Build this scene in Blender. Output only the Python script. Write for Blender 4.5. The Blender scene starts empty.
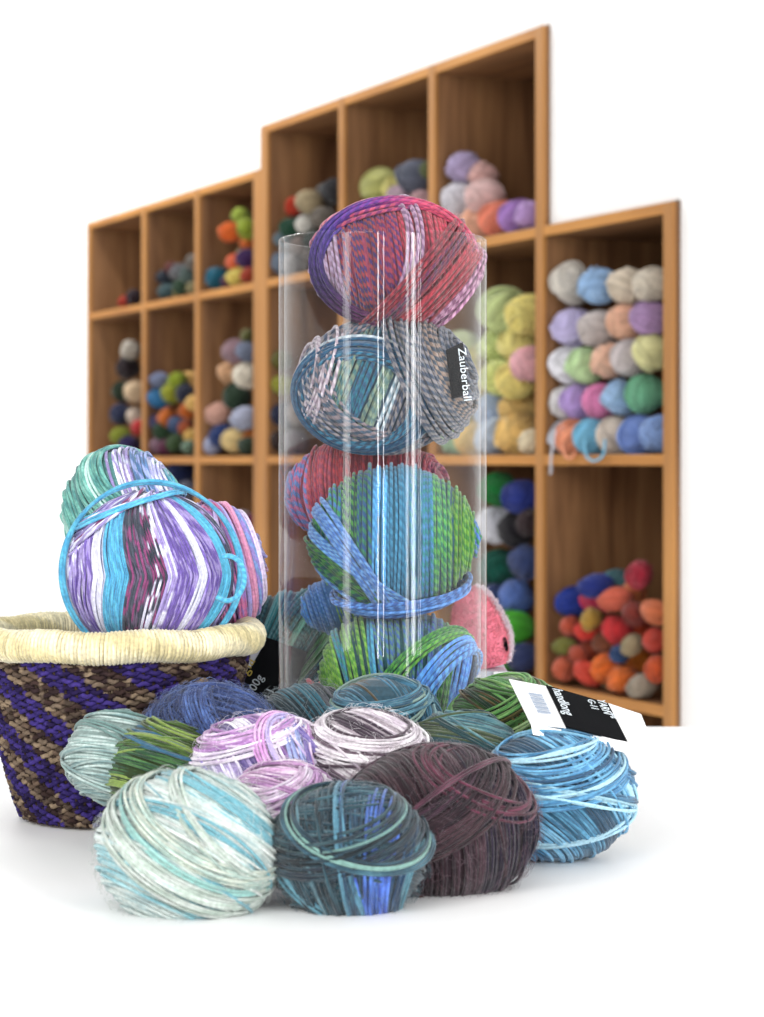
import bpy, math, random
import numpy as np
from mathutils import Vector, Matrix
random.seed(7); RNG = np.random.default_rng(7)
SC = bpy.context.scene; COL = SC.collection
F = 2130.0; CX = 382.0; HY = 460.0; CAMZ = 1.10
TABLE = 0.85
def at(px, py, Y): return Vector(((px-CX)/F*Y, Y, CAMZ-(py-HY)/F*Y))
def lin(c):
    if isinstance(c, str): c = tuple(int(c[i:i+2], 16)/255 for i in (0, 2, 4))
    return np.array([x/12.92 if x <= .04045 else ((x+.055)/1.055)**2.4 for x in c])
def L4(c): return (*lin(c), 1.0)

# ---------------------------------------------------------------- tagging
def tag(o, label=None, cat=None, group=None, kind=None):
    if label: o['label'] = label
    if cat: o['category'] = cat
    if group: o['group'] = group
    if kind: o['kind'] = kind
    return o
def empty(name, loc=(0, 0, 0), rz=0):
    o = bpy.data.objects.new(name, None); o.location = loc; o.rotation_euler = (0, 0, rz)
    o.empty_display_size = .02; COL.objects.link(o); return o
def link(name, me, mat, parent=None, loc=None):
    o = bpy.data.objects.new(name, me); COL.objects.link(o)
    if mat and not me.materials: me.materials.append(mat)
    if parent: o.parent = parent
    if loc is not None: o.location = loc
    return o

# ---------------------------------------------------------------- materials
def newmat(name):
    m = bpy.data.materials.new(name); m.use_nodes = True
    nt = m.node_tree; b = nt.nodes['Principled BSDF']; return m, nt, b
def simple(name, c, rough=.6, metal=0, spec=.5):
    m, nt, b = newmat(name); b.inputs['Base Color'].default_value = L4(c)
    b.inputs['Roughness'].default_value = rough; b.inputs['Metallic'].default_value = metal
    b.inputs['Specular IOR Level'].default_value = spec
    n = nt.nodes.new('ShaderNodeTexNoise'); n.inputs['Scale'].default_value = 60
    bp = nt.nodes.new('ShaderNodeBump'); bp.inputs['Strength'].default_value = .05; bp.inputs['Distance'].default_value = .002
    nt.links.new(n.outputs[0], bp.inputs['Height']); nt.links.new(bp.outputs[0], b.inputs['Normal'])
    return m
def yarn_mat(name, objcol=False, fuzz=.35):
    m, nt, b = newmat(name); N = nt.nodes.new; K = nt.links.new
    b.inputs['Roughness'].default_value = .85; b.inputs['Specular IOR Level'].default_value = .15
    b.inputs['Sheen Weight'].default_value = fuzz; b.inputs['Sheen Roughness'].default_value = .5
    uv = N('ShaderNodeUVMap'); uv.uv_map = 'UVMap'
    sx = N('ShaderNodeSeparateXYZ'); K(uv.outputs[0], sx.inputs[0])
    ad = N('ShaderNodeMath'); ad.operation = 'ADD'; K(sx.outputs[0], ad.inputs[0]); K(sx.outputs[1], ad.inputs[1])
    mu = N('ShaderNodeMath'); mu.operation = 'MULTIPLY'; K(ad.outputs[0], mu.inputs[0]); mu.inputs[1].default_value = 2*math.pi
    si = N('ShaderNodeMath'); si.operation = 'SINE'; K(mu.outputs[0], si.inputs[0])
    mr = N('ShaderNodeMapRange'); K(si.outputs[0], mr.inputs[0]); mr.inputs[1].default_value = -.35; mr.inputs[2].default_value = .35
    mx = N('ShaderNodeMix'); mx.data_type = 'RGBA'; K(mr.outputs[0], mx.inputs[0])
    if objcol:
        oi = N('ShaderNodeObjectInfo'); at_ = N('ShaderNodeAttribute'); at_.attribute_name = 'ca'
        m1 = N('ShaderNodeMix'); m1.data_type = 'RGBA'; m1.blend_type = 'MULTIPLY'; m1.inputs[0].default_value = 1
        K(oi.outputs['Color'], m1.inputs[6]); K(at_.outputs['Color'], m1.inputs[7])
        at2 = N('ShaderNodeAttribute'); at2.attribute_name = 'cb'
        m2 = N('ShaderNodeMix'); m2.data_type = 'RGBA'; m2.blend_type = 'MULTIPLY'; m2.inputs[0].default_value = 1
        K(oi.outputs['Color'], m2.inputs[6]); K(at2.outputs['Color'], m2.inputs[7])
        K(m1.outputs[2], mx.inputs[6]); K(m2.outputs[2], mx.inputs[7])
    else:
        a = N('ShaderNodeAttribute'); a.attribute_name = 'ca'; c = N('ShaderNodeAttribute'); c.attribute_name = 'cb'
        K(a.outputs['Color'], mx.inputs[6]); K(c.outputs['Color'], mx.inputs[7])
    # heathering of the fibre itself
    tc = N('ShaderNodeTexCoord'); ns = N('ShaderNodeTexNoise'); ns.inputs['Scale'].default_value = 420; ns.inputs['Detail'].default_value = 3
    K(tc.outputs['Object'], ns.inputs['Vector'])
    r2 = N('ShaderNodeMapRange'); K(ns.outputs[0], r2.inputs[0]); r2.inputs[1].default_value = .3; r2.inputs[2].default_value = .7
    r2.inputs[3].default_value = .78; r2.inputs[4].default_value = 1.18
    gm = N('ShaderNodeGamma'); gm.inputs[1].default_value = 1.08 if objcol else 1.3; hsv = N('ShaderNodeHueSaturation'); hsv.inputs['Saturation'].default_value = 1.0 if objcol else .84; K(mx.outputs[2], hsv.inputs['Color']); K(hsv.outputs[0], gm.inputs[0])
    hs = N('ShaderNodeVectorMath'); hs.operation = 'SCALE'; K(gm.outputs[0], hs.inputs[0]); K(r2.outputs[0], hs.inputs['Scale'])
    K(hs.outputs[0], b.inputs['Base Color'])
    bp = N('ShaderNodeBump'); bp.inputs['Strength'].default_value = .35; bp.inputs['Distance'].default_value = .0004
    ab = N('ShaderNodeMath'); ab.operation = 'ABSOLUTE'; K(si.outputs[0], ab.inputs[0]); K(ab.outputs[0], bp.inputs['Height'])
    K(bp.outputs[0], b.inputs['Normal'])
    return m
YM = yarn_mat('plied_yarn'); YO = yarn_mat('shelf_yarn', True, .2)

def wood_mat(name, c1, c2, axis=2, rough=.5):
    m, nt, b = newmat(name); N = nt.nodes.new; K = nt.links.new
    tc = N('ShaderNodeTexCoord'); mp = N('ShaderNodeMapping'); K(tc.outputs['Object'], mp.inputs[0])
    s = [9, 9, 9]; s[axis] = .9; mp.inputs['Scale'].default_value = s
    n1 = N('ShaderNodeTexNoise'); n1.inputs['Scale'].default_value = 2.2; n1.inputs['Detail'].default_value = 6; n1.inputs['Distortion'].default_value = .6
    K(mp.outputs[0], n1.inputs['Vector'])
    mp2 = N('ShaderNodeMapping'); K(tc.outputs['Object'], mp2.inputs[0]); s2 = [70, 70, 70]; s2[axis] = 3; mp2.inputs['Scale'].default_value = s2
    n2 = N('ShaderNodeTexNoise'); n2.inputs['Scale'].default_value = 2; n2.inputs['Detail'].default_value = 4; K(mp2.outputs[0], n2.inputs['Vector'])
    ad = N('ShaderNodeMath'); ad.operation = 'MULTIPLY_ADD'; K(n2.outputs[0], ad.inputs[0]); ad.inputs[1].default_value = .35; K(n1.outputs[0], ad.inputs[2])
    cr = N('ShaderNodeValToRGB'); K(ad.outputs[0], cr.inputs[0])
    cr.color_ramp.elements[0].position = .45; cr.color_ramp.elements[0].color = L4(c1)
    cr.color_ramp.elements[1].position = .9; cr.color_ramp.elements[1].color = L4(c2)
    K(cr.outputs[0], b.inputs['Base Color']); b.inputs['Roughness'].default_value = rough
    bp = N('ShaderNodeBump'); bp.inputs['Strength'].default_value = .12; bp.inputs['Distance'].default_value = .002
    K(n2.outputs[0], bp.inputs['Height']); K(bp.outputs[0], b.inputs['Normal'])
    return m
WOODV = wood_mat('shaded_wood_upright', '5c3a22', '9c724c', 2)  # inner wood: shade inside the bays is put into this browner colour
WOODH = wood_mat('shaded_wood_shelf', '5c3a22', '9a6e48', 0)
EDGEV = wood_mat('lit_edge_upright', '92602c', 'bc8444', 2)  # same wood, oranger colour paints the light falling on the front edges
EDGEH = wood_mat('lit_edge_shelf', '9c6428', 'cc8e40', 0)
BACKM = wood_mat('shaded_back_board', '2c1a10', '482c1a', 2)  # same wood darkened further, shade at the back of the bays painted in
PAINT = simple('white_wall_paint', 'f6f6f6', .8)
TOPM = simple('white_laminate', 'f8f8f8', .55)
FLOORM = simple('pale_floor', 'e8e6e2', .6)

# ---------------------------------------------------------------- mesh helpers
def boxes_mesh(name, bl, bev=0.0):
    V = []; Fc = []
    for (x0, x1, y0, y1, z0, z1) in bl:
        k = len(V)
        V += [(x0, y0, z0), (x1, y0, z0), (x1, y1, z0), (x0, y1, z0), (x0, y0, z1), (x1, y0, z1), (x1, y1, z1), (x0, y1, z1)]
        Fc += [(k, k+3, k+2, k+1), (k+4, k+5, k+6, k+7), (k, k+1, k+5, k+4), (k+1, k+2, k+6, k+5), (k+2, k+3, k+7, k+6), (k+3, k, k+4, k+7)]
    me = bpy.data.meshes.new(name); me.from_pydata(V, [], Fc)
    return me
def box_obj(name, bl, mat, parent=None, bev=.0015):
    o = link(name, boxes_mesh(name, bl), mat, parent)
    if bev:
        md = o.modifiers.new('soft_edges', 'BEVEL'); md.width = bev; md.segments = 2
    return o
def lathe(name, prof, mat, parent=None, seg=96, loc=None, close=True, sx=1, sy=1, flip=False):
    V = []; Fc = []; n = len(prof)
    for i in range(seg):
        a = 2*math.pi*i/seg
        for r, z in prof: V.append((r*math.cos(a)*sx, r*math.sin(a)*sy, z))
    for i in range(seg):
        j = (i+1) % seg
        for k in range(n if close else n-1):
            l = (k+1) % n
            Fc.append((i*n+k, i*n+l, j*n+l, j*n+k) if flip else (i*n+k, j*n+k, j*n+l, i*n+l))
    me = bpy.data.meshes.new(name); me.from_pydata(V, [], Fc)
    for p in me.polygons: p.use_smooth = True
    return link(name, me, mat, parent, loc)

# ---------------------------------------------------------------- yarn geometry
class Yarn:
    def __init__(s): s.V = []; s.Q = []; s.UV = []; s.A = []; s.B = []; s.n = 0
    def tube(s, P, N, r, ca, cb, closed=True, K=6, period=.005):
        n = len(P); P = np.asarray(P, float)
        if closed: T = np.roll(P, -1, 0)-np.roll(P, 1, 0)
        else: T = np.gradient(P, axis=0)
        T /= np.linalg.norm(T, axis=1)[:, None]+1e-12
        N = N-(N*T).sum(1)[:, None]*T; N /= np.linalg.norm(N, axis=1)[:, None]+1e-12
        B = np.cross(T, N)
        a = np.arange(K)*2*math.pi/K
        rr = np.broadcast_to(np.asarray(r, float), (n,))[:, None, None]
        R = P[:, None]+rr*(np.cos(a)[None, :, None]*N[:, None]+np.sin(a)[None, :, None]*B[:, None])
        s.V.append(R.reshape(-1, 3))
        m = n if closed else n-1
        i = np.arange(m)[:, None]; j = np.arange(K)[None]
        i2 = (i+1) % n; j2 = (j+1) % K
        q = np.stack([i*K+j, i*K+j2, i2*K+j2, i2*K+j], -1).reshape(-1, 4)+s.n
        s.Q.append(q)
        seg = np.linalg.norm(np.roll(P, -1, 0)-P, axis=1)
        u = np.concatenate([[0], np.cumsum(seg)])/period+RNG.random()
        u0 = u[:m][:, None]+0*j; u1 = u[1:m+1][:, None]+0*j; v0 = (j/K)+0*i; v1 = ((j+1)/K)+0*i
        s.UV.append(np.stack([np.stack([u0, v0], -1), np.stack([u0, v1], -1), np.stack([u1, v1], -1), np.stack([u1, v0], -1)], 2).reshape(-1, 2))
        ca = np.broadcast_to(ca, (n, 3)); cb = np.broadcast_to(cb, (n, 3))
        s.A.append(np.repeat(ca, K, 0)); s.B.append(np.repeat(cb, K, 0)); s.n += n*K
    def core(s, ax, ca, seg=24, f=.97):
        th = np.linspace(0, math.pi, seg//2+1); 
        for k in range(seg//2):
            ph = np.arange(seg)*2*math.pi/seg
            r0 = []
            for t in (th[k], th[k+1]): r0.append(np.stack([np.cos(ph)*math.sin(t)*ax[0]*f, np.sin(ph)*math.sin(t)*ax[1]*f, np.full(seg, math.cos(t)*ax[2]*f)], -1))
            s.V.append(np.concatenate(r0)); i = np.arange(seg); j = (i+1) % seg
            s.Q.append(np.stack([i, i+seg, j+seg, j], -1)+s.n); s.UV.append(np.zeros((seg*4, 2)))
            s.A.append(np.broadcast_to(ca, (2*seg, 3))); s.B.append(np.broadcast_to(ca, (2*seg, 3))); s.n += 2*seg
    def mesh(s, name):
        V = np.concatenate(s.V).astype(np.float32); Q = np.concatenate(s.Q).astype(np.int32)
        me = bpy.data.meshes.new(name)
        me.vertices.add(len(V)); me.vertices.foreach_set('co', V.ravel())
        me.loops.add(Q.size); me.loops.foreach_set('vertex_index', Q.ravel())
        me.polygons.add(len(Q)); me.polygons.foreach_set('loop_start', np.arange(len(Q), dtype=np.int32)*4)
        me.update(calc_edges=True)
        me.polygons.foreach_set('use_smooth', np.ones(len(Q), bool))
        uv = me.uv_layers.new(name='UVMap'); uv.data.foreach_set('uv', np.concatenate(s.UV).astype(np.float32).ravel())
        for nm, src in (('ca', s.A), ('cb', s.B)):
            a = me.color_attributes.new(nm, 'FLOAT_COLOR', 'POINT'); c = np.concatenate(src)
            a.data.foreach_set('color', np.concatenate([c, np.ones((len(c), 1))], 1).astype(np.float32).ravel())
        me.validate(); return me

def unit(v): v = np.asarray(v, float); return v/np.linalg.norm(v)
def smooth_noise(n, k, closed=True):
    x = RNG.normal(size=max(3, k)); t = np.arange(n)/n*len(x); i = t.astype(int); f = t-i; f = f*f*(3-2*f)
    return x[i % len(x)]*(1-f)+x[(i+1) % len(x)]*f
def pick(stripes, t):
    w = np.cumsum([s[0] for s in stripes]); w = w/w[-1]
    return stripes[int(min(np.searchsorted(w, t), len(stripes)-1))]
def band(Y, ax, n1, a1, a2, stripes, n2=None, lift=0., r=.00095, seg=72, wob=.012, arc=None, kink=0., K=6, dens=1.7, jit=.2, period=.0042, thick=1):
    """one winding direction: parallel strands of yarn lying on the ball, plane normal n1 (fanning to n2), latitudes a1..a2 degrees"""
    ax = np.asarray(ax, float); n1 = unit(n1); n2 = n1 if n2 is None else unit(n2)
    ang = max(abs(math.radians(a2-a1)), math.acos(max(-1, min(1, float(n1@n2)))))
    cnt = max(1, int(round(ax.max()*ang/(dens*r))))
    for lay in range(thick):
      for i in range(cnt):
        t = (i+.5)/cnt+RNG.normal()*.15/cnt; tc = min(max(t, 0), 1)
        n = unit(n1*(1-t)+n2*t); o = math.sin(math.radians(max(-88, min(88, a1+(a2-a1)*t))))
        e1 = np.array([1, 0, 0.])-n[0]*n
        if np.linalg.norm(e1) < .25: e1 = np.array([0, 0, 1.])-n[2]*n
        e1 = unit(e1); e2 = np.cross(n, e1)
        th = np.arange(seg)*2*math.pi/seg
        if e2[2] < 0: th = -th
        oo = o+wob*smooth_noise(seg, 5)*(.5+.5*math.cos(math.radians(a1+(a2-a1)*tc)))+kink*np.abs(np.sin(th))
        oo = np.clip(oo, -.999, .999); rad = np.sqrt(1-oo**2)
        S = n[None]*oo[:, None]+rad[:, None]*(np.cos(th)[:, None]*e1+np.sin(th)[:, None]*e2)
        Nn = S/ax; Nn /= np.linalg.norm(Nn, axis=1)[:, None]
        h = r*(lift*1.5+lay*1.7+jit*5*smooth_noise(seg, 4))
        P = S*ax+Nn*h[:, None]
        vb = 1+RNG.normal()*.07+.06*smooth_noise(seg, 9)[:, None]
        if arc:   # dye changes along the strand
            deg = np.degrees(np.arctan2(np.sin(th), np.cos(th))) % 360
            D = [a[0] for a in arc]; A = np.array([lin(a[1]) for a in arc]); B = np.array([lin(a[2] or a[1]) for a in arc])
            ca = np.stack([np.interp(deg, D, A[:, k], period=360) for k in range(3)], 1)
            cb = np.stack([np.interp(deg, D, B[:, k], period=360) for k in range(3)], 1)
        else:
            st = pick(stripes, tc); ca = np.tile(lin(st[1]), (seg, 1)); cb = np.tile(lin(st[2] or st[1]), (seg, 1))
            if len(st) > 3 and st[3]:
                alts = st[3]; k = 10; idx = RNG.integers(0, len(alts)+2, k)
                for j in range(k):
                    if idx[j] < len(alts):
                        s0 = int(j*seg/k); s1 = int((j+RNG.uniform(.5, 1))*seg/k); ca[s0:s1] = lin(alts[idx[j]]); cb[s0:s1] = lin(alts[idx[j]])
        Y.tube(P, Nn, r*(1+.05*RNG.normal()), np.clip(ca*vb, 0, 1), np.clip(cb*vb, 0, 1), True, K, period)
def fuzz(Y, ax, n, ca, ln=.006, r=.00009, pal=None):
    ax = np.asarray(ax)
    for i in range(n):
        d = unit(RNG.normal(size=3))
        if d[1] > .5: continue
        p = d*ax*1.02; t = unit(np.cross(d, RNG.normal(size=3))); l = ln*RNG.uniform(.5, 1.6); u = d*RNG.uniform(.2, .9)
        P = np.stack([p, p+t*l*.35+u*l*.4, p+t*l*.8+u*l*.5, p+t*l*1.2+u*l*.35])
        c = lin(pal[i % len(pal)]) if pal else lin(ca)
        Y.tube(P, np.tile(d, (4, 1)), r, c, c, False, 3)

# ---------------------------------------------------------------- camera, world, light
cam = bpy.data.cameras.new('camera'); co = bpy.data.objects.new('camera', cam); COL.objects.link(co)
co.location = (0, 0, CAMZ); co.rotation_euler = (math.pi/2, 0, 0)
cam.sensor_fit = 'HORIZONTAL'; cam.sensor_width = 36; cam.lens = 36*F/764; cam.shift_y = -(508.5-HY)/764
cam.clip_start = .05; cam.dof.use_dof = True; cam.dof.focus_distance = 1.46; cam.dof.aperture_fstop = 15
SC.camera = co
w = bpy.data.worlds.new('daylight'); SC.world = w; w.use_nodes = True
w.node_tree.nodes['Background'].inputs[0].default_value = (1, 1, 1, 1); w.node_tree.nodes['Background'].inputs[1].default_value = .66
def area(name, loc, target, sx, sz, power, col=(1, 1, 1)):
    l = bpy.data.lights.new(name, 'AREA'); l.shape = 'RECTANGLE'; l.size = sx; l.size_y = sz; l.energy = power; l.color = col
    o = bpy.data.objects.new(name, l); COL.objects.link(o); o.location = loc
    o.rotation_euler = (Vector(target)-Vector(loc)).to_track_quat('-Z', 'Y').to_euler(); return o
CYC = Vector((.0005, 1.54, 1.05))
def strip(deg, dist, wd, ht, L, z=1.5):
    a = math.radians(deg); p = (CYC.x+dist*math.sin(a), CYC.y-dist*math.cos(a), z)
    return area('window_and_key_light', p, (CYC.x, CYC.y, z), wd, ht, 1.35*L*math.pi*wd*ht)
strip(-5, 2.7, .07, 2.2, 16); strip(1, 2.7, .05, 2.2, 14)
strip(27, 2.7, .10, 2.2, 12); strip(34, 2.7, .16, 2.2, 18); strip(41, 2.7, .06, 2.2, 14)
strip(-40, 2.7, .34, 2.2, 6)
v = SC.view_settings; v.view_transform = 'Standard'; v.look = 'None'; v.gamma = 1; v.exposure = 0; v.use_curve_mapping = False
SC.cycles.transparent_max_bounces = 24; SC.cycles.max_bounces = 8

# ---------------------------------------------------------------- shelf wall frame
ANG = math.radians(-63.8); U = Vector((math.cos(ANG), math.sin(ANG))); NN = Vector((-math.sin(ANG), math.cos(ANG)))
H = .40; Z0 = F*H/227.5; X0 = .681*H
def u_at(px):
    k = (px-CX)/F; return (k*Z0-X0)/(U.x-k*U.y)
def shelf_world(u, d, z): return Vector((X0+U.x*u+NN.x*d, Z0+U.y*u+NN.y*d, z))
def ray_at(px, py, d):
    k = (px-CX)/F; Y = (d+X0*NN.x+Z0*NN.y)/(k*NN.x+NN.y)
    X = k*Y; u = (X-X0)*U.x+(Y-Z0)*U.y
    return u, Y, CAMZ-(py-HY)/F*Y
area('window_and_key_light', (-1.6, -1.2, 3.0), (.1, 2.2, 1.0), 2.4, 1.6, 55, (1, .99, .97))  # key light added from upper left for contrast, no known window here
for uu, pw in ((-4.6, 46), (-3.0, 46), (-1.5, 34)):
    q = Vector((X0+U.x*uu-NN.x*1.1, Z0+U.y*uu-NN.y*1.1, 3.5)); area('added_wall_wash', q, (q.x+NN.x*1.2, q.y+NN.y*1.2, 1.9), 1.2, .3, pw)  # unseen lights added to whiten the wall, not known fixtures
T = .026; ST = .018; DEP = .36
uL, ub, uc, uS0, uS1, ue, uf, ug, uR = [u_at(x) for x in (91, 143, 196, 255, 268, 340, 430, 537, 665)]
uS = (uS0+uS1)/2
def rot_empty(name): return empty(name, (X0, Z0, 0), ANG)
TOPL = CAMZ+1.66*H; TOPM_ = CAMZ+1.9*H; TOPR = CAMZ+H
# left unit
def uprights(parent, ulist, ztop, label=None):
    for (u0, th, zt) in ulist:
        o = box_obj('upright_panel', [(u0, u0+th, .004, DEP-.01, 0.005, zt)], WOODV, parent, 0)
        box_obj('lit_edge_strip', [(u0, u0+th, -.004, .004, 0.005, zt)], EDGEV, o, .001)  # thin strip carrying the painted lit tone of the panel front
def boards(parent, spans, zs):
    for z in zs:
        for (a, b) in spans:
            o = box_obj('shelf_board', [(a, b, .004, DEP-.01, z-ST/2, z+ST/2)], WOODH, parent, 0)
            box_obj('lit_edge_strip', [(a, b, -.003, .004, z-ST/2, z+ST/2)], EDGEH, o, .001)
SU = rot_empty('shelving_unit')
tag(SU, 'honey brown wooden cubby shelving on the left, three columns of compartments', 'shelving')
eL = .04
uprights(SU, [(uL-T, T, TOPL), (ub, T, TOPL), (uc, T, TOPL), (uS-eL, eL, TOPL)], TOPL)
zs = [CAMZ-2*H, CAMZ-H, CAMZ, CAMZ+H, TOPL-ST/2]
boards(SU, [(uL, ub), (ub+T, uc), (uc+T, uS-eL)], zs)
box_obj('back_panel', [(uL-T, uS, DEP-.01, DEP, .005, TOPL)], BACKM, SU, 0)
SV = rot_empty('shelving_unit')
tag(SV, 'honey brown wooden cubby shelving behind the cylinder and to its right, taller middle columns', 'shelving')
uprights(SV, [(uS+.001, eL, TOPM_), (ue, T, TOPM_), (uf, T, TOPM_), (ug, T, TOPM_), (uR, T, TOPR+ST/2)], 0)
boards(SV, [(uS+eL, ue), (ue+T, uf), (uf+T, ug)], [CAMZ-2*H, CAMZ-H, CAMZ, CAMZ+H, TOPM_-ST/2])
boards(SV, [(ug+T, uR)], [CAMZ-2*H, CAMZ-H, CAMZ, CAMZ+H])
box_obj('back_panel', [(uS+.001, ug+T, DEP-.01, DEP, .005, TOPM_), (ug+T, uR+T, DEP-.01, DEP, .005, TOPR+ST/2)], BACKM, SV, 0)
# wall: the shelving is recessed into it
WT = 3.6; g = .003
W = box_obj('wall_back', [(-7, uL-T-g, .01, .5, 0, WT), (uL-T-g, uS, .01, .5, TOPL+g, WT), (uS, ug+T+g, .01, .5, TOPM_+g, WT),
     (ug+T+g, uR+T+g, .01, .5, TOPR+ST/2+g, WT), (uR+T+g, uR+3.4, .01, .5, 0, WT), (uL-T-g, uR+T+g, DEP+.02, .5, 0, TOPR)], PAINT, None, 0)
W.location = (X0, Z0, 0); W.rotation_euler = (0, 0, ANG); W['kind'] = 'structure'
FL = box_obj('floor', [(-6, 6, -3, 11, -.1, 0)], FLOORM, None, 0); FL['kind'] = 'structure'

# ---------------------------------------------------------------- table
TB = empty('display_table', (0, 1.55, 0)); tag(TB, 'white display table carrying the basket, the clear cylinder and the yarn heap', 'table')
tx0, tx1, ty0, ty1 = -.62, .68, -.62, .45
box_obj('tabletop', [(tx0, tx1, ty0, ty1, TABLE-.03, TABLE)], TOPM, TB, .003)
box_obj('apron', [(tx0+.03, tx1-.03, ty0+.03, ty0+.05, TABLE-.12, TABLE-.03), (tx0+.03, tx1-.03, ty1-.05, ty1-.03, TABLE-.12, TABLE-.03),
                  (tx0+.03, tx0+.05, ty0+.05, ty1-.05, TABLE-.12, TABLE-.03), (tx1-.05, tx1-.03, ty0+.05, ty1-.05, TABLE-.12, TABLE-.03)], TOPM, TB, .002)
for x in (tx0+.05, tx1-.10):
    for y in (ty0+.05, ty1-.10): box_obj('leg', [(x, x+.05, y, y+.05, 0, TABLE-.03)], TOPM, TB, .003)

# ---------------------------------------------------------------- clear cylinder
def glass_mat():
    m = bpy.data.materials.new('clear_acrylic'); m.use_nodes = True; nt = m.node_tree; nt.nodes.clear(); N = nt.nodes.new; K = nt.links.new
    out = N('ShaderNodeOutputMaterial'); tr = N('ShaderNodeBsdfTransparent'); gl = N('ShaderNodeBsdfGlossy'); gl.inputs['Roughness'].default_value = .03
    tr.inputs[0].default_value = (.985, .988, .99, 1); gl.inputs[0].default_value = (1, 1, 1, 1)
    lw = N('ShaderNodeLayerWeight'); lw.inputs[0].default_value = .5      # reflectance of a thin clear wall, same from both sides
    pw = N('ShaderNodeMath'); pw.operation = 'POWER'; K(lw.outputs['Facing'], pw.inputs[0]); pw.inputs[1].default_value = 4.5
    fr = N('ShaderNodeMath'); fr.operation = 'MULTIPLY_ADD'; K(pw.outputs[0], fr.inputs[0]); fr.inputs[1].default_value = .5; fr.inputs[2].default_value = .016
    m2 = N('ShaderNodeMixShader'); K(fr.outputs[0], m2.inputs[0]); K(tr.outputs[0], m2.inputs[1]); K(gl.outputs[0], m2.inputs[2])
    K(m2.outputs[0], out.inputs[0]); return m
RC = .0752; CT = CAMZ+(HY-240)/F*1.54
cyl = lathe('glass_cylinder', [(.0005, TABLE+.001), (.0005, TABLE+.008), (RC-.0045, TABLE+.008), (RC-.004, TABLE+.0085), (RC-.004, TABLE+.010), (RC-.004, CT-.003), (RC-.004, CT-.001), (RC-.003, CT), (RC-.001, CT), (RC, CT-.001), (RC, CT-.003), (RC, TABLE+.004), (RC, TABLE+.002), (RC-.001, TABLE+.001)], glass_mat(), seg=160)
cyl.location = (CYC.x, CYC.y, 0)
tag(cyl, 'tall clear glass cylinder filled with stacked colourful yarn balls', 'cylinder vase')

# ---------------------------------------------------------------- hero yarn balls
CYG = 'yarn balls stacked in the clear cylinder'
def ball(cx, cy, hw, hh, Y, dy, bands, label, core, group=None, fz=None, zmin=None, cat='yarn ball', tilt=0, messy=0, period=None):
    p = at(cx, cy, Y); ax = np.array([hw/F*Y, dy, hh/F*Y])
    Yb = Yarn(); Yb.core(ax, lin(core))
    for b in bands:
        if period: b = dict(b, period=period)
        band(Yb, ax-.0015, **b)
    for k in range(messy):
        b = bands[k % min(2, len(bands))]; st = b['stripes']; st0 = st[RNG.integers(len(st))]; a0 = RNG.uniform(-50, 55)
        nn = unit(np.asarray(b['n1'], float)+RNG.normal(size=3)*.24)
        band(Yb, ax-.0015, nn, a0, a0+RNG.uniform(5, 16), [(1, st0[1], st0[2]), (.6,)+tuple(st[RNG.integers(len(st))][1:3])], r=b.get('r', .0011), lift=RNG.uniform(.6, 1.6), wob=.03, period=period or .0042)
    if fz: fuzz(Yb, ax, **fz)
    o = link('yarn_ball', Yb.mesh('yarn_ball'), YM); o.location = p; o.rotation_euler = (0, tilt, 0)
    tag(o, label, cat, group); return o

MAU = 'c9a0b4'; PUR = '5a3a8c'; MAG = 'c02a6a'; CRI = 'b8243c'; SAL = 'dd8f8a'; TWR = 'b84a4a'; TWP = '6a4a86'
b1 = ball(392, 264, 83, 62, 1.54, .052, [
    dict(r=.0013, period=.0075, n1=(1, 0, .12), a1=-88, a2=88, stripes=[(2.3, 'b79ab4', 'a07898'), (1.1, 'b9a3bf', 'a5889f'), (2.2, 'a43c44', '54387c'), (1.0, 'a8304c', '6c3478'), (2.0, 'c83058', 'a03048'), (2.0, 'c9285a', 'b03040'), (1.6, MAU, 'a8688c')]),
    dict(r=.0013, period=.0075, n1=(-.35, .25, 1), a1=32, a2=80, lift=1, stripes=[(1, 'c04c74', '90407c'), (1.5, 'dc8c94', 'bc6c94'), (1, SAL, 'c98fae')]),
    dict(r=.0013, period=.0075, n1=(.12, -1, -.05), a1=15, a2=31, lift=1.6, wob=.03, stripes=[], arc=[(0, 'c48cab', 'a8648c'), (35, 'd04c6a', 'b83a60'), (75, 'd23b72', 'b83a70'), (110, '8a3a98', '6c3a9c'), (150, '5a3a98', '4a3488'), (200, '4c2c74', '3c2460'), (240, '6a3464', '5c2c5c'), (275, 'c48cab', 'a8648c'), (330, 'cf9dba', 'b0749c')], thick=2),
    dict(r=.0013, period=.0075, n1=(.72, .12, -.50), a1=8, a2=52, lift=3, wob=.02, stripes=[(1, 'a8203c', '842040'), (.6, '902c50', '703060'), (1.4, 'bc1c40', 'a01c38'), (1, '9c1c38', 'b83050')]),
    dict(r=.0013, period=.0075, n1=(.85, .38, -.55), a1=40, a2=58, lift=3.4, stripes=[(1, 'cf9dbc', 'a0648c')]),
    dict(r=.0013, period=.0075, n1=(-1, -.35, .1), a1=-2, a2=12, lift=1.5, stripes=[(1, 'c4a0bc', '9c7a9c')]),
    ], 'pink, red and purple yarn ball poking out of the top of the cylinder', 'a04060', CYG)
TA = 'a09a9c'; TB_ = '5e6a80'
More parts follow.
